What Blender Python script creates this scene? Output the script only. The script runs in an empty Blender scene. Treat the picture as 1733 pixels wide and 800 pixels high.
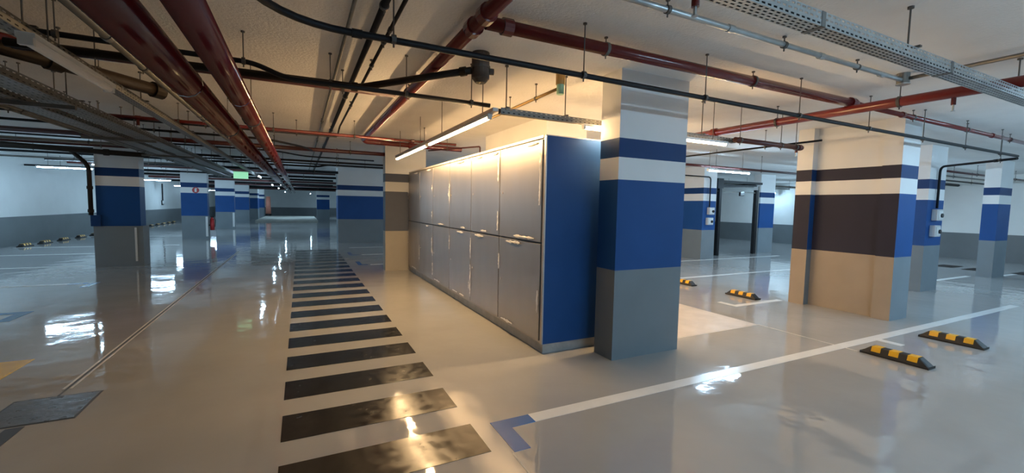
import bpy, bmesh, math, random
from mathutils import Vector, Matrix, Quaternion

random.seed(7)
SC = bpy.context.scene
COL = SC.collection

# ------------------------------------------------------------------ camera
YAW, PITCH, ROLL, FPX, CAMH = .46158, -.07069, .01938, 720.7, 1.65
fw = Vector((math.sin(YAW), math.cos(YAW), 0)); rt = Vector((math.cos(YAW), -math.sin(YAW), 0)); up = Vector((0, 0, 1))
f2 = fw * math.cos(PITCH) + up * math.sin(PITCH); u2 = -fw * math.sin(PITCH) + up * math.cos(PITCH)
r3 = rt * math.cos(ROLL) + u2 * math.sin(ROLL); u3 = -rt * math.sin(ROLL) + u2 * math.cos(ROLL)
cam = bpy.data.cameras.new('camera'); camo = bpy.data.objects.new('camera', cam); COL.objects.link(camo)
m = Matrix((r3, u3, -f2)).transposed().to_4x4(); m.translation = (0, 0, CAMH)
camo.matrix_world = m
cam.sensor_fit = 'HORIZONTAL'; cam.sensor_width = 36; cam.lens = 36 * FPX / 1733; cam.clip_end = 300
SC.camera = camo

# ------------------------------------------------------------------ world, exposure
w = bpy.data.worlds.new('world'); SC.world = w; w.use_nodes = True
w.node_tree.nodes['Background'].inputs[0].default_value = (.5, .6, .7, 1)
w.node_tree.nodes['Background'].inputs[1].default_value = .05
vs = SC.view_settings
vs.view_transform = 'Standard'; vs.look = 'None'; vs.gamma = 1; vs.use_curve_mapping = False
vs.exposure = 2.1
COOL = (.49, .76, 1.0); WARM = (1.0, .645, .31)
L_COOL, L_WARM = 57.0, 43.0 # radiance of the tube diffusers

# ------------------------------------------------------------------ materials
MATS = {}
def mat(name, col, rough=.5, metal=0, bump=0, bscale=30, var=0, vscale=4, spec=.5, coat=0, rvar=0, stretch=(1, 1, 1)):
    if name in MATS: return MATS[name]
    M = bpy.data.materials.new(name); M.use_nodes = True; nt = M.node_tree; b = nt.nodes['Principled BSDF']
    b.inputs['Base Color'].default_value = (*col, 1); b.inputs['Roughness'].default_value = rough
    b.inputs['Metallic'].default_value = metal; b.inputs['Specular IOR Level'].default_value = spec
    b.inputs['Coat Weight'].default_value = coat; b.inputs['Coat Roughness'].default_value = .06
    if bump or var or rvar:
        g = nt.nodes.new('ShaderNodeNewGeometry'); mp = nt.nodes.new('ShaderNodeMapping'); mp.inputs['Scale'].default_value = stretch
        nt.links.new(g.outputs['Position'], mp.inputs['Vector'])
    if var:
        n = nt.nodes.new('ShaderNodeTexNoise'); n.inputs['Scale'].default_value = vscale; n.inputs['Detail'].default_value = 5
        nt.links.new(mp.outputs[0], n.inputs['Vector'])
        r = nt.nodes.new('ShaderNodeValToRGB')
        r.color_ramp.elements[0].position = .3; r.color_ramp.elements[1].position = .7
        r.color_ramp.elements[0].color = (*[c * (1 - var) for c in col], 1); r.color_ramp.elements[1].color = (*[min(1, c * (1 + var)) for c in col], 1)
        nt.links.new(n.outputs['Fac'], r.inputs[0]); nt.links.new(r.outputs[0], b.inputs['Base Color'])
    if rvar:
        n = nt.nodes.new('ShaderNodeTexNoise'); n.inputs['Scale'].default_value = vscale * 1.7; n.inputs['Detail'].default_value = 4
        nt.links.new(mp.outputs[0], n.inputs['Vector'])
        mr = nt.nodes.new('ShaderNodeMapRange'); mr.inputs[1].default_value = .35; mr.inputs[2].default_value = .7
        mr.inputs[3].default_value = max(.02, rough - rvar); mr.inputs[4].default_value = rough + rvar
        nt.links.new(n.outputs['Fac'], mr.inputs[0]); nt.links.new(mr.outputs[0], b.inputs['Roughness'])
    if bump:
        n = nt.nodes.new('ShaderNodeTexNoise'); n.inputs['Scale'].default_value = bscale; n.inputs['Detail'].default_value = 3
        nt.links.new(mp.outputs[0], n.inputs['Vector'])
        bp = nt.nodes.new('ShaderNodeBump'); bp.inputs['Strength'].default_value = 1; bp.inputs['Distance'].default_value = bump
        nt.links.new(n.outputs['Fac'], bp.inputs['Height']); nt.links.new(bp.outputs[0], b.inputs['Normal'])
    MATS[name] = M; return M
def emis(name, col, s):
    M = bpy.data.materials.new(name); M.use_nodes = True; nt = M.node_tree; b = nt.nodes['Principled BSDF']
    b.inputs['Base Color'].default_value = (.9, .9, .9, 1)
    b.inputs['Emission Color'].default_value = (*col, 1); b.inputs['Emission Strength'].default_value = s
    MATS[name] = M; return M

mat('floor_epoxy', (.385, .38, .37), .058, 0, .0058, 2.1, .07, .9, spec=.95, rvar=.03)
mat('ceiling_plaster', (.80, .78, .75), .9, 0, .006, 45, .04, 2)
mat('wall_white', (.74, .76, .75), .55, 0, .001, 20, .03, 1.5)
mat('wall_grey', (.145, .165, .175), .45, 0, .001, 20, .08, 1.2)
mat('paint_white', (.76, .77, .77), .52, 0, .0008, 25, .02, 2, spec=.22)
mat('paint_blue', (.014, .075, .25), .52, 0, .0008, 25, .06, 2, spec=.22)
mat('paint_blue_deep', (.010, .045, .15), .52, 0, .0008, 25, .06, 2, spec=.22)
mat('paint_grey', (.20, .235, .26), .52, 0, .0008, 25, .05, 2, spec=.22)
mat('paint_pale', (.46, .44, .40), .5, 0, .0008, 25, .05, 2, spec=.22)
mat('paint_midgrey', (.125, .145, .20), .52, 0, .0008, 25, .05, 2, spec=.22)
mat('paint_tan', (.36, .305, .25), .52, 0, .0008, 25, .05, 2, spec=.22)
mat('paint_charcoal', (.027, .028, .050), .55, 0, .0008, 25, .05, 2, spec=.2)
mat('concrete', (.42, .42, .41), .8, 0, .002, 30, .15, 6)
mat('line_white', (.78, .78, .76), .22, 0, .0015, 1.1, .04, 6)
mat('line_blue', (.03, .14, .42), .22, 0, .0015, 1.1, .08, 6)
mat('line_yellow', (.75, .50, .04), .25, 0, .0015, 1.1, .08, 5)
mat('stripe_black', (.012, .011, .010), .2, 0, .0015, 1.3, .4, 7, rvar=.08)
mat('joint_pale', (.55, .52, .47), .4, 0, 0, 10, .1, 6)
mat('joint_dark', (.05, .048, .045), .5)
mat('steel_plate', (.10, .094, .088), .35, 0, .002, 30, .15, 7, rvar=.1)
mat('locker_steel', (.39, .365, .345), .38, .8, .0003, 5, .04, 3, rvar=.03, stretch=(1, 1, .35))
mat('locker_frame', (.50, .47, .44), .4, .5, 0, 10, .06, 5)
mat('film', (.85, .84, .82), .18, 0, .004, 40)
mat('red_pipe', (.14, .012, .010), .25, 0, 0, 10, .12, 4, coat=.4)
mat('red_main', (.11, .009, .012), .12, 0, 0, 10, .03, 3, coat=.8)
mat('red_orange', (.18, .016, .010), .3, 0, 0, 10, .1, 4, coat=.3)
mat('maroon', (.075, .018, .016), .35, 0, 0, 10, .1, 4)
mat('brown_pipe', (.022, .013, .007), .55, 0, 0, 10, .15, 6, spec=.25)
mat('black_conduit', (.010, .010, .012), .5, 0, 0, 10, .15, 6, spec=.25)
mat('galvanised', (.47, .50, .50), .38, .75, .0004, 60, .12, 9)
mat('galv_dull', (.20, .195, .18), .5, .6, .0004, 60, .15, 9)
mat('rod_steel', (.12, .11, .10), .5, .6)
mat('rubber', (.016, .015, .014), .55, 0, .001, 90, .2, 10)
mat('reflect_yellow', (.80, .42, .015), .35, 0, .0006, 120, .06, 20)
mat('white_plastic', (.70, .72, .72), .4)
mat('box_grey', (.55, .58, .60), .45)
mat('dark_glass', (.02, .02, .025), .15)
mat('black_steel', (.010, .010, .012), .4, .3)
mat('brass', (.45, .30, .12), .35, .7)
mat('drain_body', (.085, .065, .05), .6, 0, .002, 30, .2, 8)
mat('ext_red', (.45, .02, .02), .3, coat=.4)
mat('salmon', (.62, .24, .17), .5)
mat('screed', (.50, .455, .40), .42, 0, .0015, 6, .1, 3, rvar=.1)
mat('ramp', (.48, .48, .43), .6, 0, .002, 12, .1, 2)
mat('pale_green', (.35, .62, .42), .4)
emis('tube_cool', COOL, L_COOL); emis('tube_warm', WARM, L_WARM); emis('exit_glow', (.35, 1, .55), .16)
mat('tube_off', (.80, .80, .80), .4)

# ------------------------------------------------------------------ mesh helpers
def mesh(name, verts, faces, m_, parent=None, smooth=False):
    me = bpy.data.meshes.new(name); me.from_pydata([tuple(v) for v in verts], [], faces); me.validate()
    if smooth: me.polygons.foreach_set('use_smooth', [True] * len(me.polygons))
    me.materials.append(MATS[m_]); o = bpy.data.objects.new(name, me); COL.objects.link(o)
    if parent: o.parent = parent
    return o
class MB:
    def __init__(s): s.v = []; s.f = []
    def box(s, x0, x1, y0, y1, z0, z1):
        n = len(s.v); s.v += [(x, y, z) for z in (z0, z1) for x, y in ((x0, y0), (x1, y0), (x1, y1), (x0, y1))]
        s.f += [[n + i for i in q] for q in ((3, 2, 1, 0), (4, 5, 6, 7), (0, 1, 5, 4), (1, 2, 6, 5), (2, 3, 7, 6), (3, 0, 4, 7))]; return s
    def prism(s, poly, z0, z1):
        n = len(s.v); k = len(poly)
        s.v += [(x, y, z0) for x, y in poly] + [(x, y, z1) for x, y in poly]
        s.f += [[n + i for i in range(k)][::-1], [n + k + i for i in range(k)]] + [[n + i, n + (i + 1) % k, n + k + (i + 1) % k, n + k + i] for i in range(k)]; return s
    def cyl(s, a, b, r, seg=10, r2=None):
        a = Vector(a); b = Vector(b); d = (b - a).normalized(); r2 = r if r2 is None else r2
        x = d.orthogonal().normalized(); y = d.cross(x); n = len(s.v)
        for c, rr in ((a, r), (b, r2)):
            s.v += [tuple(c + (x * math.cos(t) + y * math.sin(t)) * rr) for t in [2 * math.pi * i / seg for i in range(seg)]]
        s.f += [[n + i, n + (i + 1) % seg, n + seg + (i + 1) % seg, n + seg + i] for i in range(seg)]
        s.f += [[n + i for i in range(seg)][::-1], [n + seg + i for i in range(seg)]]; return s
    def hexa(s, pts):   # 8 points: bottom 4 ccw, top 4 ccw
        n = len(s.v); s.v += pts
        s.f += [[n + i for i in q] for q in ((3, 2, 1, 0), (4, 5, 6, 7), (0, 1, 5, 4), (1, 2, 6, 5), (2, 3, 7, 6), (3, 0, 4, 7))]; return s
    def build(s, name, m_, parent=None, smooth=False): return mesh(name, s.v, s.f, m_, parent, smooth)
def box(name, m_, x0, x1, y0, y1, z0, z1, parent=None, bev=0):
    o = MB().box(x0, x1, y0, y1, z0, z1).build(name, m_, parent)
    if bev:
        b = o.modifiers.new('bevel', 'BEVEL'); b.width = bev; b.segments = 2
    return o
def sweep(name, pts, r, m_, parent=None, fil=None, seg=14):
    P = [Vector(p) for p in pts]; fil = fil if fil is not None else r * 3
    path = [P[0]]
    for i in range(1, len(P) - 1):
        a, b, c = P[i - 1], P[i], P[i + 1]; d1 = (a - b); d2 = (c - b); l = min(fil, d1.length * .45, d2.length * .45)
        d1.normalize(); d2.normalize()
        for t in [k / 6 for k in range(7)]:
            path.append((b + d1 * l) * (1 - t) ** 2 + b * 2 * t * (1 - t) + (b + d2 * l) * t * t)
    path.append(P[-1])
    v = []; f = []; T = (path[1] - path[0]).normalized(); N = T.orthogonal().normalized()
    for i, p in enumerate(path):
        t = ((path[min(i + 1, len(path) - 1)] - path[max(i - 1, 0)])).normalized()
        N = (T.rotation_difference(t) @ N).normalized(); T = t; B = T.cross(N)
        v += [p + (N * math.cos(q) + B * math.sin(q)) * r for q in [2 * math.pi * k / seg for k in range(seg)]]
    for i in range(len(path) - 1):
        for k in range(seg):
            a = i * seg + k; b = i * seg + (k + 1) % seg; f.append([a, b, b + seg, a + seg])
    f.append(list(range(seg))[::-1]); n = len(v); f.append(list(range(n - seg, n)))
    o = mesh(name, v, f, m_, parent, True)
    me = o.data
    for p in list(me.polygons)[-2:]: p.use_smooth = False
    return o
def tag(o, label=None, cat=None, group=None, kind=None):
    if label: o['label'] = label
    if cat: o['category'] = cat
    if group: o['group'] = group
    if kind: o['kind'] = kind
    return o
def thing(name, label, cat, loc=(0, 0, 0), group=None):
    o = bpy.data.objects.new(name, None); COL.objects.link(o); o.empty_display_size = .1
    o.location = loc; tag(o, label, cat, group); return o
def at(root, o):       # parent a world-space mesh to a root that stands at a location
    o.parent = root; o.data.transform(Matrix.Translation(-root.location)); return o

CEIL = 3.10
XL, XR, YB, YF = -8.6, 22.4, -6.0, 60.0
# ------------------------------------------------------------------ room
S = lambda o: tag(o, kind='structure')
fl = S(box('floor', 'floor_epoxy', XL - .2, XR + .2, YB - .2, YF + .2, -.2, 0)); tag(fl, 'glossy grey epoxy parking garage floor')
ce = S(box('ceiling', 'ceiling_plaster', XL - .2, XR + .2, YB - .2, YF + .2, CEIL, CEIL + .25)); tag(ce, 'rough white plastered garage ceiling')
def wall(name, label, x0, x1, y0, y1, dado):
    o = S(box(name, 'wall_white', x0, x1, y0, y1, 0, CEIL)); tag(o, label)
    box('dado', 'wall_grey', *dado, 0, .98, o)
wall('wall_left', 'long white wall with grey dado behind the left wheel stops', XL - .2, XL, YB, YF, (XL, XL + .006, YB, YF))
wall('wall_right', 'white wall with dark grey dado at the right', XR, XR + .2, YB, YF, (XR - .006, XR, YB, YF))
wall('wall_far', 'white wall with grey dado closing the far end of the lane', XL, XR, YF, YF + .2, (XL, XR, YF - .006, YF))
wall('wall_back', 'white wall with grey dado behind the viewer', XL, XR, YB - .2, YB, (XL, XR, YB, YB + .006))
rp = S(box('trim_1', 'ramp', -3.3, 1.35, 40.2, 52.0, 0, .13, bev=.02)); tag(rp, 'raised pale concrete platform with a kerb far down the lane')

# ------------------------------------------------------------------ columns
BANDS = [('grey_base', 'paint_grey', 0, .985), ('blue_band', 'paint_blue', .985, 1.955), ('white_stripe', 'paint_white', 1.955, 2.19),
         ('blue_stripe', 'paint_blue_deep', 2.19, 2.39), ('white_top', 'paint_white', 2.39, CEIL)]
def column(label, poly, swap={}, side={}):
    cx = sum(p[0] for p in poly) / len(poly); cy = sum(p[1] for p in poly) / len(poly)
    t = thing('concrete_column', label, 'column', (cx, cy, 0), 'painted concrete columns')
    for n, m_, z0, z1 in BANDS:
        o = at(t, MB().prism(poly, z0, z1).build(n, swap.get(n, m_)))
        if n in side:            # faces turned towards the lockers take a second colour
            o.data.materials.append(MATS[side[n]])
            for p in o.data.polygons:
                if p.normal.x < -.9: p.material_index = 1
    return t
R4 = lambda x0, x1, y0, y1: [(x0, y0), (x1, y0), (x1, y1), (x0, y1)]
column('wide column with blue and white bands in front of the blue locker end panel', R4(3.0, 3.98, 3.55, 3.86))
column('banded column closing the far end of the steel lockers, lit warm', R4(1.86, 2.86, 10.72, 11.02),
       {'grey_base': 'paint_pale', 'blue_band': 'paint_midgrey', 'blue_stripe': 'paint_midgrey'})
# H-shaped column on the right: near strip, recessed panel, far strip that stands proud
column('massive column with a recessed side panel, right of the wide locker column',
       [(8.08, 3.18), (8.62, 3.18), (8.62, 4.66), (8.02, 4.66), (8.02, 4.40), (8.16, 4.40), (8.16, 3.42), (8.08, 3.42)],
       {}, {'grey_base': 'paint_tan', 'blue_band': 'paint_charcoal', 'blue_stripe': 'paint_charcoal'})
column('banded column with two grey socket boxes, just behind the massive right column', R4(11.80, 12.55, 4.16, 4.46))
column('rightmost banded column standing free near the right edge', R4(16.38, 17.22, 4.36, 4.66))
column('banded column carrying two boxes left of the black gate', R4(11.93, 12.55, 9.85, 11.25))
column('banded column just right of the black gate', R4(16.25, 17.15, 10.75, 11.05))
t = column('nearest banded column of the left row, with a brown drop pipe', R4(-4.37, -3.55, 13.55, 13.95))
at(t, box('base_wrap', 'paint_grey', -4.42, -3.50, 13.50, 13.98, 0, .985)); at(t, box('blue_collar', 'paint_blue_deep', -4.46, -4.28, 13.48, 13.99, .985, 1.25))
at(t, box('corner_guard', 'white_plastic', -3.66, -3.62, 13.485, 13.5, .12, .95))
t = column('second column of the left row, carrying a small red sign', R4(-4.5, -3.58, 22.3, 22.7))
at(t, box('corner_guard', 'white_plastic', -3.66, -3.58, 22.28, 22.3, .1, .95))
t = column('third column of the left row, beyond the extinguisher', R4(-4.5, -3.55, 30.4, 30.8))
at(t, box('corner_guard', 'white_plastic', -3.65, -3.55, 30.37, 30.4, .1, .95))
column('fourth column of the left row, in the dark', R4(-4.5, -3.5, 38.2, 38.6))
column('fifth column of the left row, beside the pale platform', R4(-4.5, -3.5, 45.6, 47.0))
column('sixth column of the left row, near the far wall', R4(-4.5, -3.5, 53.4, 54.4))
column('broad blue column face beyond the zebra stripes', R4(1.38, 4.4, 18.9, 19.7))
column('small banded pier in front of the far wall', R4(1.45, 2.6, 46.0, 46.4))
co = thing('concrete_column', 'plain beige pier rising behind the steel lockers to the ceiling', 'pier', (4.0, 7.15, 0))
at(co, box('shaft', 'paint_white', 3.52, 4.3, 5.92, 8.4, 0, CEIL))

# ------------------------------------------------------------------ floor markings
H = .0025
def mark(name, label, m_, x0, x1, y0, y1, cat='floor marking', group=None, parent=None):
    o = box(name, m_, x0, x1, y0, y1, 0, H, parent)
    return tag(o, label, cat, group) if not parent else o
cw = thing('pedestrian_crossing', 'row of black zebra stripes leading down the walkway beside the lockers', 'floor marking', (.49, 2.55, 0))
base = None
for i in range(20):
    y = 2.52 + i * .7
    if base is None:
        base = at(cw, box('stripe', 'stripe_black', -.145, 1.13, y, y + .40, 0, H)); o = base
    else:
        o = base.copy(); COL.objects.link(o); o.parent = cw; o.location = (0, .7 * i, 0)
def corner(label, x, y, sx, sy, along_x=.5, along_y=.42, wd=.13):
    p = [(0, 0), (along_x, 0), (along_x, wd), (wd, wd), (wd, along_y), (0, along_y)]
    p = [(x + a * sx, y + b * sy) for a, b in p]
    if sx * sy < 0: p = p[::-1]
    return tag(MB().prism(p, 0, H).build('corner_mark', 'line_blue'), label, 'floor marking', 'blue bay corner marks')
corner('large blue corner mark at the start of the nearest white bay line', 1.27, 2.87, 1, -1, .33, .42, .125)
def line(label, x0, x1, y, wd=.11, ticks=()):
    t = thing('bay_line', label, 'floor marking', ((x0 + x1) / 2, y, 0), 'white parking bay lines')
    at(t, box('stripe', 'line_white', x0, x1, y - wd / 2, y + wd / 2, 0, H))
    for tx, ty0, ty1 in ticks: at(t, box('tick', 'line_white', tx - .055, tx + .055, ty0, ty1, 0, H))
    return t
line('long white bay line running from the blue corner towards the right edge', 1.60, 11.8, 2.81, .125, [(6.76, 2.50, 2.745)])
line('short white bay line with an end tick left of the massive column', 6.7, 8.0, 4.80, .11, [(6.75, 4.855, 5.12)])
line('white bay line across the floor behind the single wheel stops', 6.7, 12.6, 7.3)
line('white bay line on the floor in front of the black gate', 9.0, 16.0, 9.75)
line('white bay line running past the rightmost column', 12.6, 16.2, 4.75, .11)
line('white bay line right of the rightmost column', 17.3, 22.0, 4.4, .11)
line('white bay line left of the drain strip, nearest on the left side', -8.3, -4.0, 11.0, .12); corner('blue corner mark in front of the nearest left column', -3.55, 11.06, -1, -1, .45, .55, .13)
line('white bay line just behind the nearest left column', -8.3, -4.65, 13.85, .11)
line('white bay line next to the left wall wheel stops', -8.3, -4.0, 16.9, .13)
line('white bay line far left, below the second left column', -8.3, -4.0, 19.4, .11)
line('white bay line farthest back on the left side', -8.3, -4.0, 24.3, .11)
corner('blue corner mark at the left picture edge', -3.48, 8.52, -1, -1, .5, .6, .14)
corner('blue corner mark farther back beside the zebra stripes', 1.38, 14.35, 1, 1, .3, .85, .11)
corner('blue corner mark beside the zebra stripes near the warm column', 1.37, 11.95, 1, 1, .25, .75, .11)
line('white bay line farther back, between zebra stripes and broad column', 1.75, 6.0, 14.4, .11)
line('short white bay line beside the far end column of the lockers', 1.68, 6.0, 11.97, .1)
line('white bay line at the foot of the broad blue column', 1.6, 6.0, 16.8, .1)
yb = thing('yellow_floor_panel', 'yellow painted floor panel cut off by the left picture edge', 'floor marking', (-2.9, 5.4, 0))
at(yb, box('panel', 'line_yellow', -3.4, -2.45, 4.86, 5.96, 0, H)); at(yb, MB().cyl((-2.78, 5.66, 0), (-2.78, 5.66, H + .001), .06, 16).build('dot', 'stripe_black'))
tag(box('screed_patch', 'screed', 4.02, 5.945, 3.875, 5.9, 0, .0015), 'dull beige screed patch on the floor behind the wide locker column', 'floor patch')
# saw-cut joints and drain strip in the floor
def joint(label, pts, m_='joint_pale', wd=.018):
    mb = MB()
    for (xa, ya), (xb, yb_) in zip(pts, pts[1:]):
        if abs(xa - xb) < abs(ya - yb_): mb.box(min(xa, xb) - wd / 2, max(xa, xb) + wd / 2, min(ya, yb_), max(ya, yb_), 0, .0015)
        else: mb.box(min(xa, xb), max(xa, xb), min(ya, yb_) - wd / 2, max(ya, yb_) + wd / 2, 0, .0015)
    return tag(mb.build('floor_joint', m_), label, 'floor joint', 'floor joints')
joint('pale floor joint running from behind the wide column to the massive column', [(4.0, 3.86), (5.96, 3.86)])
joint('pale floor joint running under the long white bay line to the wheel stop', [(5.96, 3.86), (5.96, 2.62)], wd=.022)
joint('pale floor joint from the blue corner mark towards the viewer', [(1.25, 2.44), (1.25, .6)], wd=.012)
ds = thing('drain_strip', 'narrow worn drain strip running down the lane floor from the square cover', 'drain', (-1.83, 9, 0))
at(ds, box('slot', 'joint_dark', -1.838, -1.822, 4.76, 16.5, 0, .002))
at(ds, box('edge_strip', 'joint_pale', -1.862, -1.846, 4.9, 16.5, 0, .003)); at(ds, box('edge_strip', 'joint_pale', -1.814, -1.798, 4.9, 16.5, 0, .003))
at(ds, box('slot', 'joint_dark', -1.90, -1.80, 3.0, 4.2, 0, .002))
mc = thing('access_cover', 'square dark steel access cover set in the lane floor', 'cover', (-1.81, 4.49, 0))
at(mc, box('frame', 'joint_dark', -2.09, -1.54, 4.22, 4.75, 0, .002)); at(mc, box('plate', 'steel_plate', -2.075, -1.555, 4.235, 4.735, 0, .0035, bev=.001))
at(mc, box('lift_slot', 'joint_dark', -1.86, -1.78, 4.70, 4.72, .0035, .0042))

# ------------------------------------------------------------------ wheel stops
def wheel_stop_mesh(L=.62, W=.155, Hh=.10):
    body = MB(); e = .09
    ys = [(-L / 2, .012), (-L / 2 + e, 1), (L / 2 - e, 1), (L / 2, .012)]
    sec = lambda y, s: [(-W / 2, y, 0), (W / 2, y, 0), (W / 2, y, .02 + 0 * s), (W * .30, y, .02 + (Hh - .02) * s), (-W * .30, y, .02 + (Hh - .02) * s), (-W / 2, y, .02)]
    v = []; f = []
    for y, s in ys: v += sec(y, s)
    for i in range(3):
        for k in range(6): f.append([i * 6 + k, i * 6 + (k + 1) % 6, (i + 1) * 6 + (k + 1) % 6, (i + 1) * 6 + k])
    f.append([0, 1, 2, 3, 4, 5]); f.append([23, 22, 21, 20, 19, 18])
    f = [q[::-1] for q in f]
    patch = MB(); eps = .0016
    a = (-W * .44 - eps, .045); b = (-W * .30 - eps, Hh + eps); c = (W * .30 + eps, Hh + eps); d = (W * .44 + eps, .045)
    pv = []; pf = []
    ln = .088
    for (x, z) in (a, b, c, d): pv += [(x, -ln / 2, z), (x, ln / 2, z)]
    for k in range(3): pf.append([2 * k, 2 * k + 2, 2 * k + 3, 2 * k + 1])
    return v, f, pv, pf
WS = wheel_stop_mesh(); ws_data = None
def wheel_stop(label, x, y, rz=0):
    global ws_data
    t = thing('wheel_stop', label, 'wheel stop', (x, y, 0), 'black and yellow wheel stops'); t.rotation_euler.z = rz
    if ws_data is None:
        b = mesh('rubber_body', WS[0], WS[1], 'rubber', t); bv = b.modifiers.new('bevel', 'BEVEL'); bv.width = .008; bv.segments = 2
        p = mesh('yellow_patch', WS[2], WS[3], 'reflect_yellow', t); p.location = (0, -.165, 0); sd = p.modifiers.new('solid', 'SOLIDIFY'); sd.thickness = .002
        ws_data = (b, p)
        for yy in (0, .165):
            q = p.copy(); COL.objects.link(q); q.parent = t; q.location = (0, yy, 0)
    else:
        b = ws_data[0].copy(); COL.objects.link(b); b.parent = t
        for yy in (-.165, 0, .165):
            q = ws_data[1].copy(); COL.objects.link(q); q.parent = t; q.location = (0, yy, 0)
wheel_stop('wheel stop nearest the viewer, left of the two beside the long white line', 6.02, 2.28)
wheel_stop('wheel stop right of the two beside the long white line', 7.55, 2.30)
wheel_stop('wheel stop at the tick of the short white line left of the massive column', 7.60, 5.27)
wheel_stop('wheel stop half hidden behind the wide locker column', 7.62, 6.72)
for y, l in ((19.9, 'leftmost of the wheel stops along the left wall'), (21.15, 'second wheel stop from the left along the left wall'),
             (22.5, 'third wheel stop from the left along the left wall'), (23.95, 'fourth wheel stop along the left wall'), (25.3, 'wheel stop at the left wall just left of the nearest left column')):
    wheel_stop(l, -8.25, y)
for i, l in enumerate(('first', 'second', 'third', 'fourth', 'fifth', 'sixth', 'seventh', 'last')):
    wheel_stop(l + ' of the distant wheel stops at the left wall behind the nearest left column', -8.25, 29.6 + 1.28 * i)
# ------------------------------------------------------------------ lockers
plinth = box('locker_plinth', 'concrete', 2.425, 3.38, 4.05, 10.5, 0, .118); tag(plinth, 'low concrete plinth under the row of steel lockers', 'plinth')
ep = thing('end_panel', 'tall blue painted panel closing the near end of the locker row', 'panel', (2.88, 4.02, .118))
at(ep, box('panel', 'paint_blue', 2.40, 3.38, 4.01, 4.05, .118, 2.42)); at(ep, box('edge_trim', 'locker_frame', 2.385, 2.40, 4.008, 4.052, .118, 2.425)); at(ep, box('top_trim', 'locker_frame', 2.385, 3.38, 4.008, 4.052, 2.42, 2.43))
rnd = random.Random(3)
def film(parent, y, z, ly, lz, root):
    n = 10; v = []; f = []
    for i in range(n + 1):
        t_ = i / n; yy = y + ly * t_; zz = z + lz * t_; a = .008 + .016 * rnd.random() * math.sin(math.pi * t_)
        for s in (-1, 0, 1):
            off = s * a
            v.append((2.362 - .012 * rnd.random() * (1.4 - abs(s)), yy + (off if abs(lz) > abs(ly) else 0), zz + (off if abs(ly) >= abs(lz) else 0)))
    for i in range(n):
        for k in range(2): f.append([3 * i + k, 3 * i + k + 1, 3 * i + k + 4, 3 * i + k + 3])
    o = mesh('film_scrap', v, f, 'film', None, True); o.data.transform(Matrix.Translation(-root.location)); o.parent = parent
LY = [4.055, 5.16, 6.22, 7.28, 8.34, 9.40, 10.48]
LN = ['nearest steel locker of the row, next to the blue end panel', 'second steel locker from the blue end panel', 'third steel locker from the blue end panel',
      'fourth steel locker from the blue end panel', 'fifth steel locker from the blue end panel', 'farthest steel locker, touching the warm lit column']
for i in range(6):
    y0, y1 = LY[i], LY[i + 1]
    t = thing('storage_locker', LN[i], 'locker', (2.9, (y0 + y1) / 2, .118), 'steel storage lockers')
    at(t, box('body', 'locker_frame', 2.40, 3.38, y0 + .002, y1 - .002, .118, 2.40)); at(t, box('top_rail', 'locker_frame', 2.378, 3.38, y0 + .001, y1 - .001, 2.40, 2.43))
    at(t, box('shadow_gap', 'joint_dark', 2.396, 2.40, y0 + .01, y1 - .01, 1.235, 1.262))
    for n, (z0, z1) in (('lower_door', (.150, 1.238)), ('upper_door', (1.259, 2.385))):
        d = at(t, box(n, 'locker_steel', 2.372, 2.397, y0 + .008, y1 - .008, z0, z1, bev=.004))
        dl = MB().cyl((2.372, y1 - .09, (z0 + z1) / 2), (2.366, y1 - .09, (z0 + z1) / 2), .014, 12).build('lock', 'locker_frame'); dl.data.transform(Matrix.Translation(-t.location)); dl.parent = d
        for k in range(5 if i < 3 else 3):
            s = rnd.random()
            if s < .5: film(d, rnd.choice((y0 + .03, y1 - .03)), z0 + rnd.uniform(.05, .7) * (z1 - z0), 0, rnd.uniform(.12, .34), t)
            else: film(d, rnd.uniform(y0 + .05, y1 - .4), rnd.choice((z0 + .03, z1 - .03)), rnd.uniform(.15, .35), 0, t)

# ------------------------------------------------------------------ hung services
def hanger(root, x, y, z, r, ax, top=CEIL):
    mb = MB(); mb.cyl((x, y, z + r * .8), (x, y, top), .005, 6); mb.cyl((x, y, top - .012), (x, y, top), .016, 8)
    d = .014; a = (x - d, y, z) if ax == 'x' else (x, y - d, z); b = (x + d, y, z) if ax == 'x' else (x, y + d, z)
    mb.cyl(a, b, r + .008, 12); mb.cyl((x, y, z - r - .03), (x, y, z - r + .005), .006, 6)
    return at(root, mb.build('hanger', 'rod_steel'))
def pipe(name, label, pts, r, m_, cat='pipe', hang=(), coup=(), group=None, fil=None, ax='x', top=CEIL):
    p0 = Vector(pts[0]); root = thing(name, label, cat, p0, group)
    at(root, sweep('tube', pts, r, m_, fil=fil))
    for h in hang: hanger(root, *h, r, ax, top)
    for c, d in coup:
        c = Vector(c); d = Vector(d).normalized() * (max(.03, r * .8) if r < .07 else .012)
        at(root, MB().cyl(c - d, c + d, r * (1.28 if r < .07 else 1.03), 14).build('coupling', m_, None, False))
    return root
def xrun(name, label, y, z, x0, x1, r, m_, nh=3, cat='pipe', group='pipes across the ceiling', coup=(), off=.5, sp=None):
    hs = []; n = nh
    for i in range(n): hs.append((x0 + (x1 - x0) * (i + off) / n, y, z))
    return pipe(name, label, [(x0, y, z), (x1, y, z)], r, m_, cat, hs, [((c, y, z), (1, 0, 0)) for c in coup], group)
def yrun(name, label, x, z, y0, y1, r, m_, nh=3, cat='pipe', group='pipes running down the lane', coup=(), off=.5):
    hs = [(x, y0 + (y1 - y0) * (i + off) / nh, z) for i in range(nh)]
    return pipe(name, label, [(x, y0, z), (x, y1, z)], r, m_, cat, hs, [((x, c, z), (0, 1, 0)) for c in coup], group, None, 'y')

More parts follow.
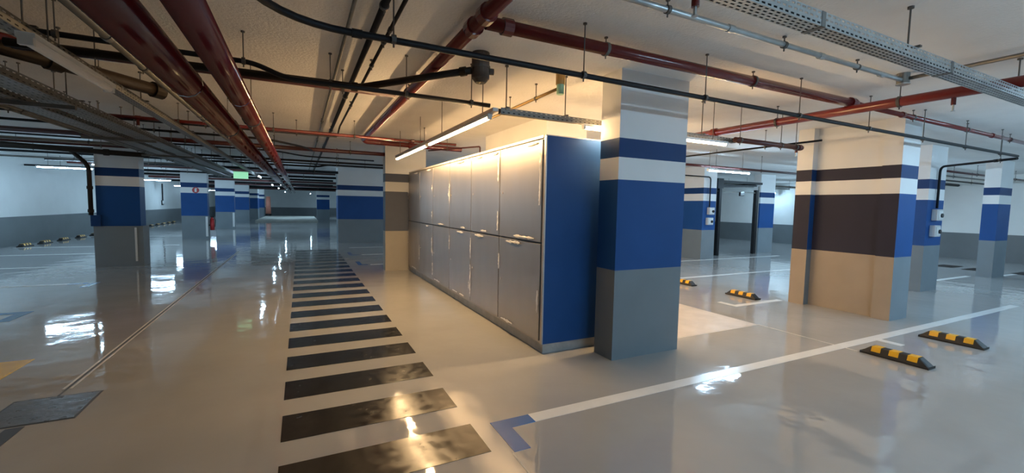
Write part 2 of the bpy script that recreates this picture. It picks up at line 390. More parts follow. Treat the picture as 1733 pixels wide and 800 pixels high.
# red mains over the lane
yrun('water_main', 'thick glossy red water main over the lane, left of the pair', -.775, 2.55, -2, 44, .11, 'red_main', 10, coup=(4.1, 10.1, 16.1, 22.1, 28), off=.8)
yrun('water_main', 'slimmer glossy red water main over the lane, right of the pair', -.45, 2.53, -2, 44, .084, 'red_main', 10, coup=(4.3, 7.9, 14.2, 20.2, 26), off=.6)
yrun('conduit', 'slim dark grey conduit running beside the thick red main', -1.16, 2.75, -1, 26, .028, 'galv_dull', 11, 'conduit', coup=(3.9, 6.9), off=.3)
# red sprinkler pipework over the walkway
pipe('sprinkler_pipe', 'red sprinkler pipe running lengthwise above the zebra stripes and elbowing beside the long lamp',
     [(1.20, -1, 3.0), (1.20, 9.5, 3.0), (1.26, 9.5, 2.95), (3.4, 9.6, 2.95)], .055, 'red_pipe', 'pipe', [(1.20, .8, 3.0), (1.20, 5.3, 3.0)],
     [((1.20, 2.88, 3.0), (0, 1, 0)), ((1.20, 3.14, 3.0), (0, 1, 0)), ((2.2, 9.54, 2.95), (1, 0, 0))], 'red sprinkler pipes', .09, 'y')
pipe('sprinkler_pipe', 'long red sprinkler pipe crossing the ceiling above the wide locker column', [(1.25, 3.01, 3.0), (6.2, 2.95, 3.0)], .05, 'red_pipe', 'pipe',
     [(2.35, 3.0, 3.0), (4.25, 2.97, 3.0)], [((1.42, 3.01, 3.0), (1, 0, 0)), ((6.1, 2.95, 3.0), (1, 0, 0))], 'red sprinkler pipes')
pipe('sprinkler_pipe', 'thinner red sprinkler pipe continuing to the right picture edge', [(6.2, 2.95, 3.0), (15, 2.95, 3.0)], .032, 'red_pipe', 'pipe',
     [(x, 2.95, 3.0) for x in (7.7, 9.5, 11.3, 13.2)], [((7.4, 2.95, 3.0), (1, 0, 0)), ((10.5, 2.95, 3.0), (1, 0, 0))], 'red sprinkler pipes')
rp = pipe('sprinkler_pipe', 'bright red pipe slanting across the ceiling in front of the massive column', [(5.93, -.6, 2.88), (5.93, 5.1, 2.88)], .053, 'red_orange', 'pipe',
     [(5.93, 2.4, 2.88), (5.93, 3.75, 2.88)], [((5.93, 4.75, 2.88), (0, 1, 0))], 'red sprinkler pipes', None, 'y')
def head(root, x, y, z, dz=.11):
    mb = MB(); mb.cyl((x, y, z), (x, y, z - dz * .55), .02, 10); h = at(root, mb.build('sprinkler_drop', 'red_pipe'))
    mb = MB(); mb.cyl((x, y, z - dz * .55), (x, y, z - dz), .009, 8); mb.cyl((x, y, z - dz), (x, y, z - dz - .005), .018, 12); at(root, mb.build('sprinkler_head', 'galvanised'))
head(rp, 5.93, 1.96, 2.83, .13)
rp = pipe('sprinkler_pipe', 'short red sprinkler branch dropping at the top picture edge', [(2.17, -.8, 2.99), (2.17, 1.92, 2.99), (2.17, 1.92, 2.88)], .024, 'red_pipe', 'pipe', [(2.17, .4, 2.99)], (), 'red sprinkler pipes', .05, 'y')
mb = MB(); mb.cyl((2.17, 1.92, 2.88), (2.17, 1.92, 2.83), .011, 8); mb.cyl((2.17, 1.92, 2.83), (2.17, 1.92, 2.825), .02, 12); at(rp, mb.build('sprinkler_head', 'galvanised'))
rp = pipe('sprinkler_pipe', 'short maroon pipe end between the wide and massive columns', [(5.35, 3.95, 2.62), (6.85, 3.93, 2.62)], .036, 'maroon', 'pipe', [(5.45, 3.95, 2.62), (6.35, 3.94, 2.62), (6.7, 3.93, 2.62)], [((6.78, 3.93, 2.62), (1, 0, 0))], 'red sprinkler pipes')
head(rp, 6.72, 3.93, 2.60, .11)
rp = xrun('sprinkler_pipe', 'thin red pipe crossing the whole lane in front of the warm column', 8.08, 2.83, -6, 2.75, .026, 'red_pipe', 7, group='red sprinkler pipes', coup=(-2.1, 1.9))
head(rp, -2.1, 8.08, 2.815, .17)
xrun('sprinkler_pipe', 'dark red pipe under the ceiling behind the two red mains', 5.1, 2.90, -2.4, 1.0, .03, 'maroon', 3, group='red sprinkler pipes')
xrun('sprinkler_pipe', 'dull red pipe above the lamp in front of the black gate', 7.3, 2.72, 6.0, 16, .03, 'maroon', 5, group='red sprinkler pipes')
# black conduits
pipe('conduit', 'long black conduit bending in at the top and crossing the picture to the right', [(-.95, 1.15, 2.7), (-.05, 2.88, 2.7), (11.3, 2.84, 2.7)], .0215, 'black_conduit', 'conduit',
     [(x, 2.86, 2.7) for x in (.55, 2.03, 3.42, 4.9, 6.35, 7.8, 9.2, 10.6)], [((.33, 2.88, 2.7), (1, 0, 0))], 'black conduits', .35)
pipe('conduit', 'black conduit feeding the socket boxes behind the massive column', [(11.3, 2.84, 2.66), (12.13, 4.12, 2.66), (12.13, 4.12, 1.78)], .022, 'black_conduit', 'conduit', [(11.45, 3.08, 2.66)], [((11.5, 3.15, 2.66), (.83, 1.28, 0))], 'black conduits', .12)
pipe('conduit', 'black conduit with an S bend leading to the long warm lamp', [(-6, 4.44, 2.87), (-.36, 4.48, 2.87), (-.1, 4.46, 2.77), (1.80, 4.20, 2.70)], .022, 'black_conduit', 'conduit',
     [(-1.6, 4.4, 2.85), (-.65, 4.4, 2.85), (-.42, 4.4, 2.85), (.95, 4.3, 2.73), (1.6, 4.22, 2.71)], (), 'black conduits', .1)
pipe('conduit', 'black conduit on the column left of the black gate', [(9.6, 9.79, 2.74), (12.17, 9.79, 2.74), (12.17, 9.79, 1.75)], .02, 'black_conduit', 'conduit', (), (), 'black conduits', .12)
rows = [(8.56, 2.86, -6, .62, .014, 'black_conduit', 'thin black conduit crossing the lane just behind the thin red pipe'),
        (10.8, 2.85, -6, 1.86, .045, 'maroon', 'thick maroon pipe crossing the lane to the warm column'),
        (14.0, 2.86, -7, 4.5, .03, 'black_conduit', 'black conduit above the first blue corner marks, with a drop'),
        (14.7, 2.84, -7, 4.5, .02, 'black_conduit', 'slim black conduit close behind the dropped one'),
        (18.2, 2.84, -7, 1.35, .05, 'black_conduit', 'thick black pipe in front of the broad blue column'),
        (19.6, 2.84, -7, 1.35, .035, 'maroon', 'maroon pipe touching the broad blue column'),
        (22.4, 2.84, -7, 1.6, .05, 'black_conduit', 'thick black pipe crossing behind the second left column'),
        (25.0, 2.82, -7, 1.6, .05, 'black_conduit', 'thick black pipe crossing in the middle of the lane'),
        (28.2, 2.84, -7, 2.0, .06, 'maroon', 'thick maroon pipe crossing far down the lane'),
        (31.5, 2.80, -7, 2.0, .06, 'black_conduit', 'thick black pipe crossing near the third left column'),
        (35.0, 2.84, -7, 3.0, .07, 'maroon', 'far maroon pipe crossing before the pale platform'),
        (39.0, 2.80, -7, 3.0, .08, 'black_conduit', 'far black pipe crossing above the pale platform edge'),
        (43.5, 2.80, -7, 3.0, .08, 'maroon', 'farthest maroon pipe crossing above the pale platform')]
for y, z, x0, x1, r, m_, l in rows:
    xrun('ceiling_pipe', l, y, z, x0, x1, r, m_, 5 if y < 20 else 3)
pipe('conduit', 'black conduit with an S bend beyond the thick maroon pipe', [(-6, 11.6, 2.86), (-.5, 11.7, 2.86), (0.1, 12.4, 2.84), (1.86, 12.5, 2.84)], .018, 'black_conduit', 'conduit', [(-2.5, 11.66, 2.86), (.9, 12.45, 2.84)], (), 'black conduits', .3)
pipe('conduit', 'black conduit stepping up in front of the broad blue column', [(-7, 15.4, 2.82), (.55, 15.4, 2.82), (.8, 15.4, 2.89), (5, 15.4, 2.89)], .03, 'black_conduit', 'conduit', [(-1.5, 15.4, 2.82), (2, 15.4, 2.89)], (), 'black conduits', .1)
pipe('conduit', 'black conduit with an S bend right of the slim red main', [(-5, 9.2, 2.82), (-.55, 9.3, 2.82), (.1, 10.2, 2.82), (.25, 10.72, 2.82)], .02, 'black_conduit', 'conduit', [(-2.2, 9.26, 2.82)], (), 'black conduits', .3)
yrun('conduit', 'left one of three conduits on the ceiling above the zebra stripes', .36, 3.055, -1, 22, .014, 'galv_dull', 9, 'conduit', 'conduits above the zebra stripes', off=.6)
yrun('conduit', 'thick black middle one of three conduits on the ceiling above the zebra stripes', .545, 3.03, -1, 22, .026, 'black_conduit', 8, 'conduit', 'conduits above the zebra stripes', off=.45)
pipe('conduit', 'right one of three conduits on the ceiling above the zebra stripes, ending in an elbow', [(.665, -1, 3.04), (.665, 8.5, 3.04), (.63, 8.56, 2.87)], .015, 'black_conduit', 'conduit', [(.665, y, 3.04) for y in (1.6, 3.9, 4.6, 6.6)], [((.665, 3.6, 3.04), (0, 1, 0))], 'conduits above the zebra stripes', .06, 'y')
# galvanised conduit near the big tray
pipe('conduit', 'galvanised conduit running under the ceiling beside the perforated tray', [(.2, 2.28, 3.03), (5.58, 2.26, 3.03)], .022, 'galvanised', 'conduit', [(x, 2.27, 3.03) for x in (2.3, 3.62, 4.75)], [((2.95, 2.27, 3.03), (1, 0, 0)), ((4.15, 2.27, 3.03), (1, 0, 0)), ((5.2, 2.27, 3.03), (1, 0, 0))], 'galvanised conduits')
jb = pipe('conduit', 'grey conduit leaving the round ceiling box towards the right picture edge', [(5.62, 2.22, 3.04), (5.55, -.8, 3.04)], .018, 'galv_dull', 'conduit', [(5.6, 1.2, 3.04)], (), 'galvanised conduits', None, 'y')
cb = thing('junction_box', 'small round grey ceiling box where two conduits meet', 'junction box', (5.62, 2.26, 3.0))
at(cb, MB().cyl((5.62, 2.26, 2.995), (5.62, 2.26, CEIL), .055, 18).build('body', 'galv_dull')); at(cb, MB().cyl((5.62, 2.26, 2.985), (5.62, 2.26, 2.995), .06, 18).build('lid', 'galvanised'))
# brass-coloured conduit over the lockers with its box
pipe('conduit', 'brass coloured conduit on the ceiling over the lockers', [(2.52, 4.02, 2.93), (2.52, 7.6, 2.93)], .016, 'brass', 'conduit', [(2.52, 4.5, 2.93), (2.52, 5.2, 2.93)], (), 'galvanised conduits', None, 'y')
cb = thing('junction_box', 'round pale green ceiling box at the end of the brass conduit', 'junction box', (2.52, 3.98, 2.9))
at(cb, MB().cyl((2.52, 3.97, 2.86), (2.52, 3.97, 2.96), .04, 16).build('body', 'pale_green')); at(cb, MB().cyl((2.52, 3.97, 2.96), (2.52, 3.97, CEIL), .05, 16).build('mount', 'brass'))
pipe('conduit', 'slim rusty conduit with a drop behind the long warm lamp', [(2.62, 9.6, 2.87), (3.35, 8.3, 2.87), (3.35, 8.3, 2.74)], .016, 'maroon', 'conduit', [(2.9, 9.1, 2.87)], (), 'galvanised conduits', .04)
# brown drain with ceiling drain body
pipe('drain_pipe', 'brown drain pipe bending up to the ceiling drain body', [(-2.0, 4.72, 2.825), (.55, 4.60, 2.81), (1.46, 3.87, 2.92)], .034, 'brown_pipe', 'pipe', [(.28, 4.61, 2.81)], [((1.40, 3.92, 2.913), (.91, -.73, .11)), ((.5, 4.60, 2.81), (1, 0, 0))], 'brown drain pipes', .06)
db = thing('ceiling_drain', 'brown canister of a floor drain hanging from the ceiling', 'drain', (1.56, 3.88, 2.82))
at(db, MB().cyl((1.56, 3.88, 2.86), (1.56, 3.88, CEIL), .085, 20).build('canister', 'drain_body')); at(db, MB().cyl((1.56, 3.88, 2.82), (1.56, 3.88, 2.86), .05, 16, .084).build('bottom_cone', 'drain_body'))
at(db, MB().cyl((1.56, 3.88, 2.955), (1.56, 3.88, 2.975), .093, 20).build('ring_clamp', 'rod_steel')); mb = MB(); mb.cyl((1.53, 3.86, 2.81), (1.585, 3.85, 2.87), .012, 8); mb.cyl((1.50, 3.86, 2.85), (1.62, 3.84, 2.85), .008, 8); at(db, mb.build('bolt', 'brass'))
at(db, MB().cyl((1.64, 3.85, 2.93), (1.68, 3.84, 2.93), .03, 12).build('side_port', 'drain_body'))
pipe('drain_pipe', 'thick brown drain pipe slanting across the upper left corner, ending in a cap', [(-3.5, 3.55, 2.92), (-2.19, 5.10, 2.875), (-1.36, 6.12, 2.85)], .066, 'brown_pipe', 'pipe', [(-1.75, 5.64, 2.862)], [((-1.40, 6.07, 2.85), (.83, 1.02, -.03)), ((-1.97, 5.37, 2.868), (.83, 1.02, -.03))], 'brown drain pipes')
pipe('drain_pipe', 'short red branch pipe in the upper left corner', [(-2.75, 4.1, 2.97), (-2.35, 4.9, 2.96), (-1.85, 5.09, 2.90)], .03, 'red_pipe', 'pipe', (), (), 'brown drain pipes', .05)
pipe('drain_pipe', 'brown drain pipe reaching the nearest left column and dropping down its side', [(-8.4, 13.1, 2.86), (-4.42, 13.42, 2.75), (-3.3, 13.42, 2.72)], .06, 'brown_pipe', 'pipe', [(-6.2, 13.28, 2.8)], [((-4.1, 13.42, 2.74), (1, 0, 0))], 'brown drain pipes')
pipe('drain_pipe', 'brown drop pipe on the left side of the nearest left column', [(-4.75, 13.44, 2.76), (-4.45, 13.50, 2.42), (-4.45, 13.50, 1.25)], .045, 'brown_pipe', 'pipe', (), [((-4.45, 13.50, 1.9), (0, 0, 1)), ((-4.45, 13.50, 1.35), (0, 0, 1))], 'brown drain pipes', .15)
for y, z, r, m_, l in ((11.9, 2.80, .03, 'galv_dull', 'grey conduit over the left bays in front of the brown drain'), (12.5, 2.80, .025, 'maroon', 'maroon conduit over the left bays in front of the brown drain'), (16.4, 2.75, .025, 'galv_dull', 'grey conduit under the ceiling by the left wall lamp'), (20.5, 2.74, .03, 'black_conduit', 'black conduit under the ceiling behind the left wall lamp')):
    xrun('ceiling_pipe', l, y, z, -8.4, -3.0, r, m_, 3)
# right-hand pipes behind the columns
for y, z, r, m_, l in ((5.2, 2.83, .03, 'maroon', 'maroon pipe behind the right columns, highest of four'), (5.7, 2.80, .025, 'galv_dull', 'grey conduit behind the right columns, second of four'), (6.2, 2.76, .025, 'black_conduit', 'thin black conduit behind the right columns, third of four'), (7.0, 2.76, .05, 'black_conduit', 'thick black pipe behind the right columns, lowest of four')):
    xrun('ceiling_pipe', l, y, z, 13.2, 22.2, r, m_, 3)
for y, z, r, m_, l in ((12.3, 2.80, .05, 'galv_dull', 'thick grey pipe seen between gate and massive column'), (13.2, 2.78, .03, 'galv_dull', 'slim grey pipe seen between gate and massive column')):
    xrun('ceiling_pipe', l, y, z, 13.0, 22.2, r, m_, 3)
yrun('conduit', 'thin dark conduit slanting across the ceiling behind the maroon pipe end', 7.5, 2.80, 4.0, 9.6, .016, 'black_conduit', 3, 'conduit')

# ------------------------------------------------------------------ perforated cable trays
def perf(mb, u0, u1, v0, v1, place, rows_, pitch=.05, sl=.026, sw=.008):
    hv = (v1 - v0) / rows_
    def q(a, b, c, d):
        n = len(mb.v); mb.v += [place(a, c), place(b, c), place(b, d), place(a, d)]; mb.f.append([n, n + 1, n + 2, n + 3])
    for r in range(rows_):
        va = v0 + r * hv; vc = va + hv / 2
        q(u0, u1, va, vc - sw / 2); q(u0, u1, vc + sw / 2, va + hv)
        u = u0 + (pitch / 2 if r % 2 else 0); last = u0
        while u + pitch < u1:
            if u + (pitch - sl) / 2 > last: q(last, u + (pitch - sl) / 2, vc - sw / 2, vc + sw / 2)
            last = u + (pitch + sl) / 2; u += pitch
        q(last, u1, vc - sw / 2, vc + sw / 2)
def tray(label, ax, a0, a1, c, w_, z0, h, m_, rows_=4, srows=2, pitch=.05, nh=3, seams=(), hoff=.5, sl=.026, sw=.009):
    mid = (a0 + a1) / 2; root = thing('cable_tray', label, 'cable tray', (mid, c, z0) if ax == 'x' else (c, mid, z0), 'perforated cable trays')
    P = (lambda u, v, z: (u, v, z)) if ax == 'x' else (lambda u, v, z: (v, u, z))
    def fin(mb, n):
        o = at(root, mb.build(n, m_)); s = o.modifiers.new('solid', 'SOLIDIFY'); s.thickness = .0016; s.offset = 0; return o
    mb = MB(); perf(mb, a0, a1, c - w_ / 2, c + w_ / 2, lambda u, v: P(u, v, z0), rows_, pitch, sl, sw); fin(mb, 'bottom_panel')
    for s in (-1, 1):
        mb = MB(); perf(mb, a0, a1, z0, z0 + h, lambda u, v: P(u, c + s * w_ / 2, v), srows, pitch, sl, sw); fin(mb, 'side_panel')
    nc = max(2, round(w_ / .03)); cr = w_ / nc / 2 * .94
    for k in range(nc):
        v = c - w_ / 2 + w_ * (k + .5) / nc
        at(root, MB().cyl(P(a0 + .02, v, z0 + cr + .002), P(a1 - .02, v, z0 + cr + .002), cr, 8).build('cable', 'black_conduit', None, True))
    for q in seams:
        mb = MB(); e = .003
        for (v0, v1, z_0, z_1) in ((c - w_ / 2 - e, c + w_ / 2 + e, z0 - e, z0 - .0005), (c - w_ / 2 - e, c - w_ / 2 - .001, z0 - e, z0 + h), (c + w_ / 2 + .001, c + w_ / 2 + e, z0 - e, z0 + h)):
            p = P(q - .02, v0, z_0); r = P(q + .02, v1, z_1); mb.box(min(p[0], r[0]), max(p[0], r[0]), min(p[1], r[1]), max(p[1], r[1]), z_0, z_1)
        at(root, mb.build('joint_plate', 'galv_dull'))
    for i in range(nh):
        u = a0 + (a1 - a0) * (i + hoff) / nh; mb = MB()
        mb.cyl(P(u, c, z0 + h), P(u, c, CEIL), .006, 8); p = P(u - .015, c - w_ / 2 - .02, 0); r = P(u + .015, c + w_ / 2 + .02, 0)
        mb.box(min(p[0], r[0]), max(p[0], r[0]), min(p[1], r[1]), max(p[1], r[1]), z0 + h, z0 + h + .012); mb.cyl(P(u, c, CEIL - .015), P(u, c, CEIL), .02, 8)
        at(root, mb.build('hanger', 'rod_steel'))
    return root
tray('large galvanised perforated tray in the upper right corner', 'x', .6, 9.0, 1.54, .107, 2.72, .084, 'galvanised', 4, 3, .05, 4, (2.72, 4.42), .55, .03, .011)
tray('galvanised tray leading from the long warm lamp behind the wide column', 'x', 1.86, 5.5, 4.08, .06, 2.60, .06, 'galv_dull', 2, 2, .06, 5, (), .1)
tray('dull tray along the left of the lane carrying an unlit lamp', 'y', 1.0, 22, -1.62, .10, 2.70, .07, 'galv_dull', 3, 2, .08, 9, (5.6,), .3, .04)
tray('right one of the two wide dull trays in the left picture half', 'y', 1.5, 20, -2.20, .24, 2.60, .08, 'galv_dull', 4, 2, .09, 9, (6.4,), .3, .045)
tray('left one of the two wide dull trays in the left picture half', 'y', 1.5, 20, -2.52, .22, 2.58, .07, 'galv_dull', 4, 2, .09, 9, (7.4,), .6, .045)
for x, z, r, l in ((-2.72, 2.60, .022, 'grey conduit on the left side of the two wide trays'), (-2.82, 2.60, .018, 'outermost grey conduit left of the two wide trays')):
    yrun('conduit', l, x, z, 1.5, 20, r, 'galv_dull', 9, 'conduit')
for y, l in ((5.9, 'nearest steel strut under the two wide trays'), (8.6, 'second steel strut under the two wide trays'), (11.3, 'third steel strut under the two wide trays')):
    tag(box('support_strut', 'galv_dull', -2.90, -2.02, y - .02, y + .02, 2.535, 2.575), l, 'strut', 'struts under the trays')
# ------------------------------------------------------------------ tube lamps
def lamp(label, ax, a0, a1, c, z, kind='cool', rods=True, hw=.05, hh=.03, top=CEIL, r=.021):
    mid = (a0 + a1) / 2; root = thing('tube_lamp', label, 'lamp', (mid, c, z) if ax == 'x' else (c, mid, z), 'tube lamps')
    P = (lambda u, v, z_: (u, v, z_)) if ax == 'x' else (lambda u, v, z_: (v, u, z_))
    def bx(n, m_, u0, u1, v0, v1, z0, z1):
        p = P(u0, v0, 0); q = P(u1, v1, 0); return at(root, box(n, m_, min(p[0], q[0]), max(p[0], q[0]), min(p[1], q[1]), max(p[1], q[1]), z0, z1))
    bx('housing', 'white_plastic', a0 - .03, a1 + .03, c - hw / 2, c + hw / 2, z, z + hh)
    v = []; f = []; n = 8
    for u in (a0, a1):
        for k in range(n + 1):
            t_ = math.pi * k / n; v.append(P(u, c + r * math.cos(t_), z - .001 - r * 1.25 * math.sin(t_)))
    for k in range(n): f.append([k, k + 1, n + 2 + k, n + 1 + k] if ax == 'x' else [k, n + 1 + k, n + 2 + k, k + 1])
    d = mesh('diffuser', v, f, {'cool': 'tube_cool', 'warm': 'tube_warm', 'off': 'tube_off'}[kind]); at(root, d)
    for u in (a0, a1): bx('end_cap', 'white_plastic', u - .03 if u == a0 else u, u if u == a0 else u + .03, c - r, c + r, z - r * 1.3, z)
    if rods:
        for u in (a0 + .25, a1 - .25):
            o = at(root, MB().cyl(P(u, c, z + hh), P(u, c, top), .005, 6).build('hanger_rod', 'rod_steel'))
    return root
lamp('lit warm tube lamp above the zebra stripes, nearer half of the long lamp', 'y', 4.22, 6.52, 1.80, 2.585, 'warm', False)
lamp('lit warm tube lamp pointing away, farther half of the long lamp', 'y', 6.72, 9.0, 1.80, 2.585, 'warm', False)
box_ = thing('lamp_rail', 'pale metal rail carrying the two long warm lamps', 'rail', (1.8, 6.6, 2.62)); at(box_, box('channel', 'locker_frame', 1.77, 1.83, 4.05, 9.05, 2.616, 2.65))
for y in (4.4, 5.9, 7.1, 8.7): at(box_, MB().cyl((1.8, y, 2.65), (1.8, y, CEIL), .005, 6).build('hanger_rod', 'rod_steel'))
lamp('lit warm tube lamp passing behind the wide locker column', 'x', 2.86, 5.18, 3.97, 2.55, 'warm')
lamp('lit warm tube lamp on the far side of the lockers, hidden by the wide column', 'y', 5.3, 7.6, 5.25, 2.585, 'warm')
lamp('added unseen second warm tube lamp on the far side of the lockers', 'y', 7.9, 10.2, 5.25, 2.585, 'warm')  # unseen lamp, added to warm the massive column's side and the ceiling
lamp('unlit pale tube lamp under the dull tray at the upper left', 'y', 3.78, 5.02, -1.50, 2.63, 'off', True, .09, .03, CEIL, .036)
COOLS = [('lit cool tube lamp left of the massive column, in front of the black gate', 'x', 8.68, 10.15, 7.06, 2.60),
         ('lit cool tube lamp at the left picture edge in front of the left wall', 'x', -7.3, -6.0, 18.5, 2.60),
         ('lit cool tube lamp right behind the nearest left column', 'x', -6.9, -5.75, 26.6, 2.60),
         ('bright end-on tube lamp over the lane below the green sign', 'y', 18.3, 19.5, -1.38, 2.60),
         ('second end-on tube lamp far over the lane', 'y', 27.0, 28.2, -1.40, 2.60),
         ('third end-on tube lamp far over the lane', 'y', 33.0, 34.2, -1.33, 2.60),
         ('fourth end-on tube lamp above the pale platform', 'y', 45.0, 46.4, -1.28, 2.60),
         ('distant tube lamp left of the banded pier', 'y', 50.0, 51.2, 1.0, 2.60),
         ('distant tube lamp among the left row of columns', 'x', -7.6, -6.4, 36.0, 2.60),
         ('farthest tube lamp behind the left row of columns', 'x', -7.6, -6.4, 48.0, 2.60),
         ('tube lamp hidden over the bays behind the lockers', 'x', 5.6, 6.8, 14.0, 2.60),
         ('tube lamp over the bays beyond the black gate', 'x', 13.9, 16.2, 14.5, 2.60),
         ('tube lamp over the bays behind the rightmost column', 'x', 17.2, 19.5, 7.4, 2.60),
         ('tube lamp over the right bays behind the massive column', 'x', 13.2, 15.5, 7.06, 2.60),
         ('tube lamp over the left bays beyond the left picture edge', 'x', -8.3, -7.1, 12.0, 2.60),
         ('tube lamp over the right bays beyond the right picture edge', 'x', 19.0, 20.4, 1.5, 2.66),
         ('tube lamp over the right bays beside the viewer', 'x', 12.6, 14.9, .3, 2.69),
         ('tube lamp beside the large tray at the viewer', 'x', 7.7, 10.0, .3, 2.69),
         ('tube lamp behind the viewer on the right', 'x', 8.3, 9.6, -3.4, 2.72),
         ('added unseen tube lamp behind the nearest left column', 'x', -5.2, -4.3, 16.0, 2.60),  # added out of sight to brighten the left bays
         ('tube lamp just behind the viewer on the right', 'x', 2.4, 4.7, -1.6, 2.69),
         ('added unseen tube lamp beyond the gate, hidden by the banded column', 'x', 18.2, 19.0, 12.0, 2.60),  # added, unseen; brightens the wall visible through the gate
         ('added unseen tube lamp at the right wall beyond the gate', 'x', 21.1, 22.0, 13.8, 2.60),  # another unseen lamp, added for more light beyond the gate
         ('added unseen tube lamp behind the second left column', 'x', -5.0, -4.1, 25.0, 2.60),  # unseen lamp, added to lift the dim left side
         ('added unseen tube lamp behind the third left column', 'x', -4.9, -4.0, 33.5, 2.60),  # added unseen fill for the left side farther back
         ('added unseen tube lamp behind the fourth left column', 'x', -5.5, -4.7, 51.0, 2.60),  # unseen extra lamp, added to brighten the far wall from the left
         ('added unseen far tube lamp behind the broad blue column', 'x', 4.3, 6.6, 50.0, 2.60),  # added out of view to light the far wall
         ('added unseen tube lamp over the bays behind the broad blue column', 'x', 4.3, 6.6, 28.0, 2.60),  # unseen, added to brighten the far lane
         ('added unseen tube lamp behind the small banded pier', 'x', 1.75, 2.6, 48.0, 2.60)]  # added lamp kept out of sight; brightens the dark lane end
for l, ax, a0, a1, c, z in COOLS: lamp(l, ax, a0, a1, c, z, 'cool')

# ------------------------------------------------------------------ small fittings
def socket(label, x, y, z, wd=.26, hh=.24):
    t = thing('socket_box', label, 'socket box', (x, y, z), 'grey socket boxes')
    at(t, box('case', 'box_grey', x - wd / 2, x + wd / 2, y - .10, y, z - hh / 2, z + hh / 2, bev=.012)); at(t, box('cover', 'white_plastic', x - wd * .36, x + wd * .36, y - .112, y - .10, z - hh * .36, z + hh * .36, bev=.004))
    at(t, MB().cyl((x + wd * .12, y - .135, z - .01), (x + wd * .12, y - .112, z - .01), .045, 14).build('outlet', 'dark_glass'))
socket('upper grey socket box on the column behind the massive column', 12.14, 4.16, 1.64)
socket('lower grey socket box on the column behind the massive column', 12.10, 4.16, 1.30)
socket('upper grey socket box on the column left of the gate', 12.26, 9.85, 1.62)
socket('lower grey socket box on the column left of the gate', 12.22, 9.85, 1.28)
# black gate
gy = 10.6
g = thing('overhead_gate', 'black steel gate frame with raised overhead bars between two banded columns', 'gate', (14.65, gy, 0))
for x in (13.66, 15.74): at(g, box('post', 'black_steel', x - .06, x + .06, gy - .06, gy + .06, 0, 2.45))
at(g, box('guide_rail', 'galv_dull', 15.83, 15.87, gy - .05, gy - .02, 0, 2.6)); at(g, box('guide_rail', 'galv_dull', 13.40, 13.43, gy - .05, gy - .02, .3, 2.3))
at(g, box('cross_rail', 'galv_dull', 13.58, 15.68, gy - .015, gy + .015, 2.33, 2.36)); at(g, box('header', 'black_steel', 13.45, 16.0, gy - .07, gy + .07, 2.66, 2.74))
at(g, MB().hexa([(13.5, gy - .05, 2.46), (15.7, gy - .05, 2.58), (15.7, gy + .05, 2.58), (13.5, gy + .05, 2.46), (13.5, gy - .05, 2.54), (15.7, gy - .05, 2.64), (15.7, gy + .05, 2.64), (13.5, gy + .05, 2.54)]).build('lift_arm', 'black_steel'))
at(g, box('motor_box', 'black_steel', 13.42, 13.72, gy - .12, gy + .12, 2.44, 2.80)); at(g, box('sensor', 'dark_glass', 14.78, 14.98, gy - .05, gy + .03, 2.20, 2.36))
for k in range(5): at(g, box('raised_slat', 'black_steel', 13.6, 15.7, gy + .25 + .3 * k, gy + .45 + .3 * k, 2.60 + .02 * k, 2.63 + .02 * k))
for x in (13.6, 15.7): at(g, box('lift_track', 'black_steel', x - .02, x + .02, gy, gy + 1.8, 2.60, 2.70))
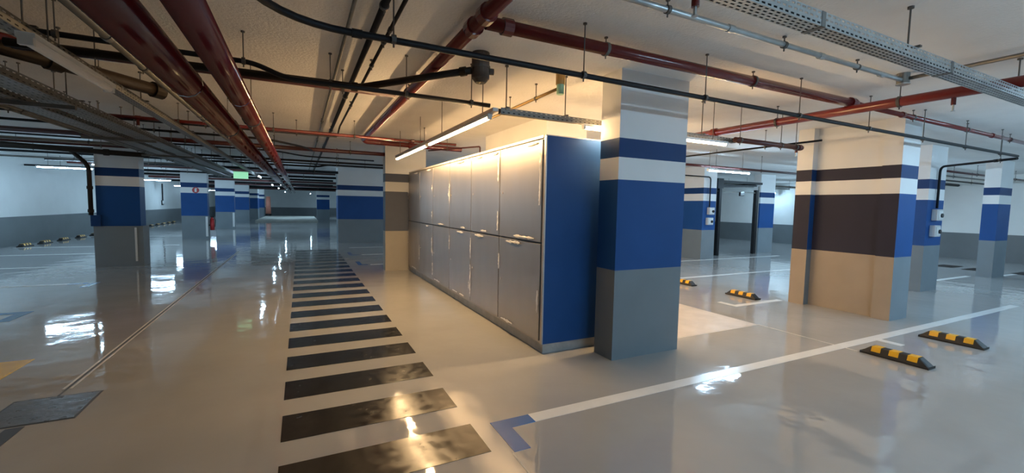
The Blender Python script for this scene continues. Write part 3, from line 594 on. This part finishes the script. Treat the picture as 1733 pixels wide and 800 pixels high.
# fire extinguisher beside the second left column
e = thing('fire_extinguisher', 'red fire extinguisher hanging on the second left column', 'extinguisher', (-3.46, 22.5, .35))
at(e, MB().cyl((-3.46, 22.5, .36), (-3.46, 22.5, .82), .085, 16).build('cylinder', 'ext_red', None, True)); at(e, MB().cyl((-3.46, 22.5, .82), (-3.46, 22.5, .92), .08, 16, .03).build('shoulder', 'ext_red', None, True))
at(e, box('valve', 'black_steel', -3.52, -3.38, 22.48, 22.52, .92, .97)); at(e, sweep('hose', [(-3.40, 22.48, .94), (-3.34, 22.46, .8), (-3.36, 22.46, .5)], .014, 'rubber'))
at(e, box('bracket', 'black_steel', -3.58, -3.46, 22.47, 22.53, .55, .60))
s = thing('fire_sign', 'small red round fire sign on the second left column', 'sign', (-3.98, 22.29, 2.07))
at(s, MB().cyl((-3.98, 22.288, 2.075), (-3.98, 22.3, 2.075), .125, 24).build('disc', 'ext_red')); at(s, box('pictogram', 'white_plastic', -4.015, -3.945, 22.284, 22.288, 2.0, 2.13)); at(s, box('pictogram_top', 'white_plastic', -4.0, -3.93, 22.284, 22.288, 2.14, 2.165))
x = thing('exit_sign', 'small pale green glowing sign hanging over the lane', 'sign', (-1.72, 16.5, 2.4))
at(x, box('panel', 'exit_glow', -1.93, -1.52, 16.49, 16.51, 2.38, 2.60)); at(x, box('frame', 'white_plastic', -1.95, -1.50, 16.495, 16.515, 2.60, 2.63)); at(x, MB().cyl((-1.72, 16.5, 2.63), (-1.72, 16.5, CEIL), .006, 6).build('hanger_rod', 'rod_steel'))
c = thing('wall_lamp', 'small round white fitting on a thin conduit on the left wall', 'fitting', (-8.52, 37.4, 1.4))
at(c, MB().cyl((-8.56, 37.4, 1.55), (-8.56, 37.4, 2.75), .04, 8).build('conduit', 'black_conduit')); at(c, MB().cyl((-8.6, 37.4, 1.45), (-8.48, 37.4, 1.45), .13, 18).build('globe', 'white_plastic', None, True)); at(c, box('back_box', 'black_steel', -8.6, -8.56, 37.2, 37.6, 1.27, 1.6))
p = thing('marker_post', 'salmon pink upright post far down the lane', 'post', (-3.1, 53.0, 0)); at(p, MB().cyl((-3.1, 53.0, .35), (-3.1, 53.0, 2.2), .26, 16, .2).build('shaft', 'salmon', None, True)); at(p, MB().cyl((-3.1, 53, 0), (-3.1, 53, .35), .3, 16).build('foot', 'black_steel'))
for i, (x0, y0, l) in enumerate(((18.2, 5.7, 'dark floor grate behind the massive column, left of three'), (18.0, 4.95, 'dark floor grate left of the rightmost column'), (18.2, 4.0, 'dark floor grate right of the rightmost column'))):
    g_ = thing('floor_grate', l, 'grate', (x0 + .4, y0 + .25, 0), 'dark floor grates'); at(g_, box('frame', 'joint_dark', x0, x0 + .9, y0, y0 + .5, 0, .004))
    for k in range(6): at(g_, box('bar', 'black_steel', x0 + .05 + .14 * k, x0 + .12 + .14 * k, y0 + .03, y0 + .47, .004, .012))
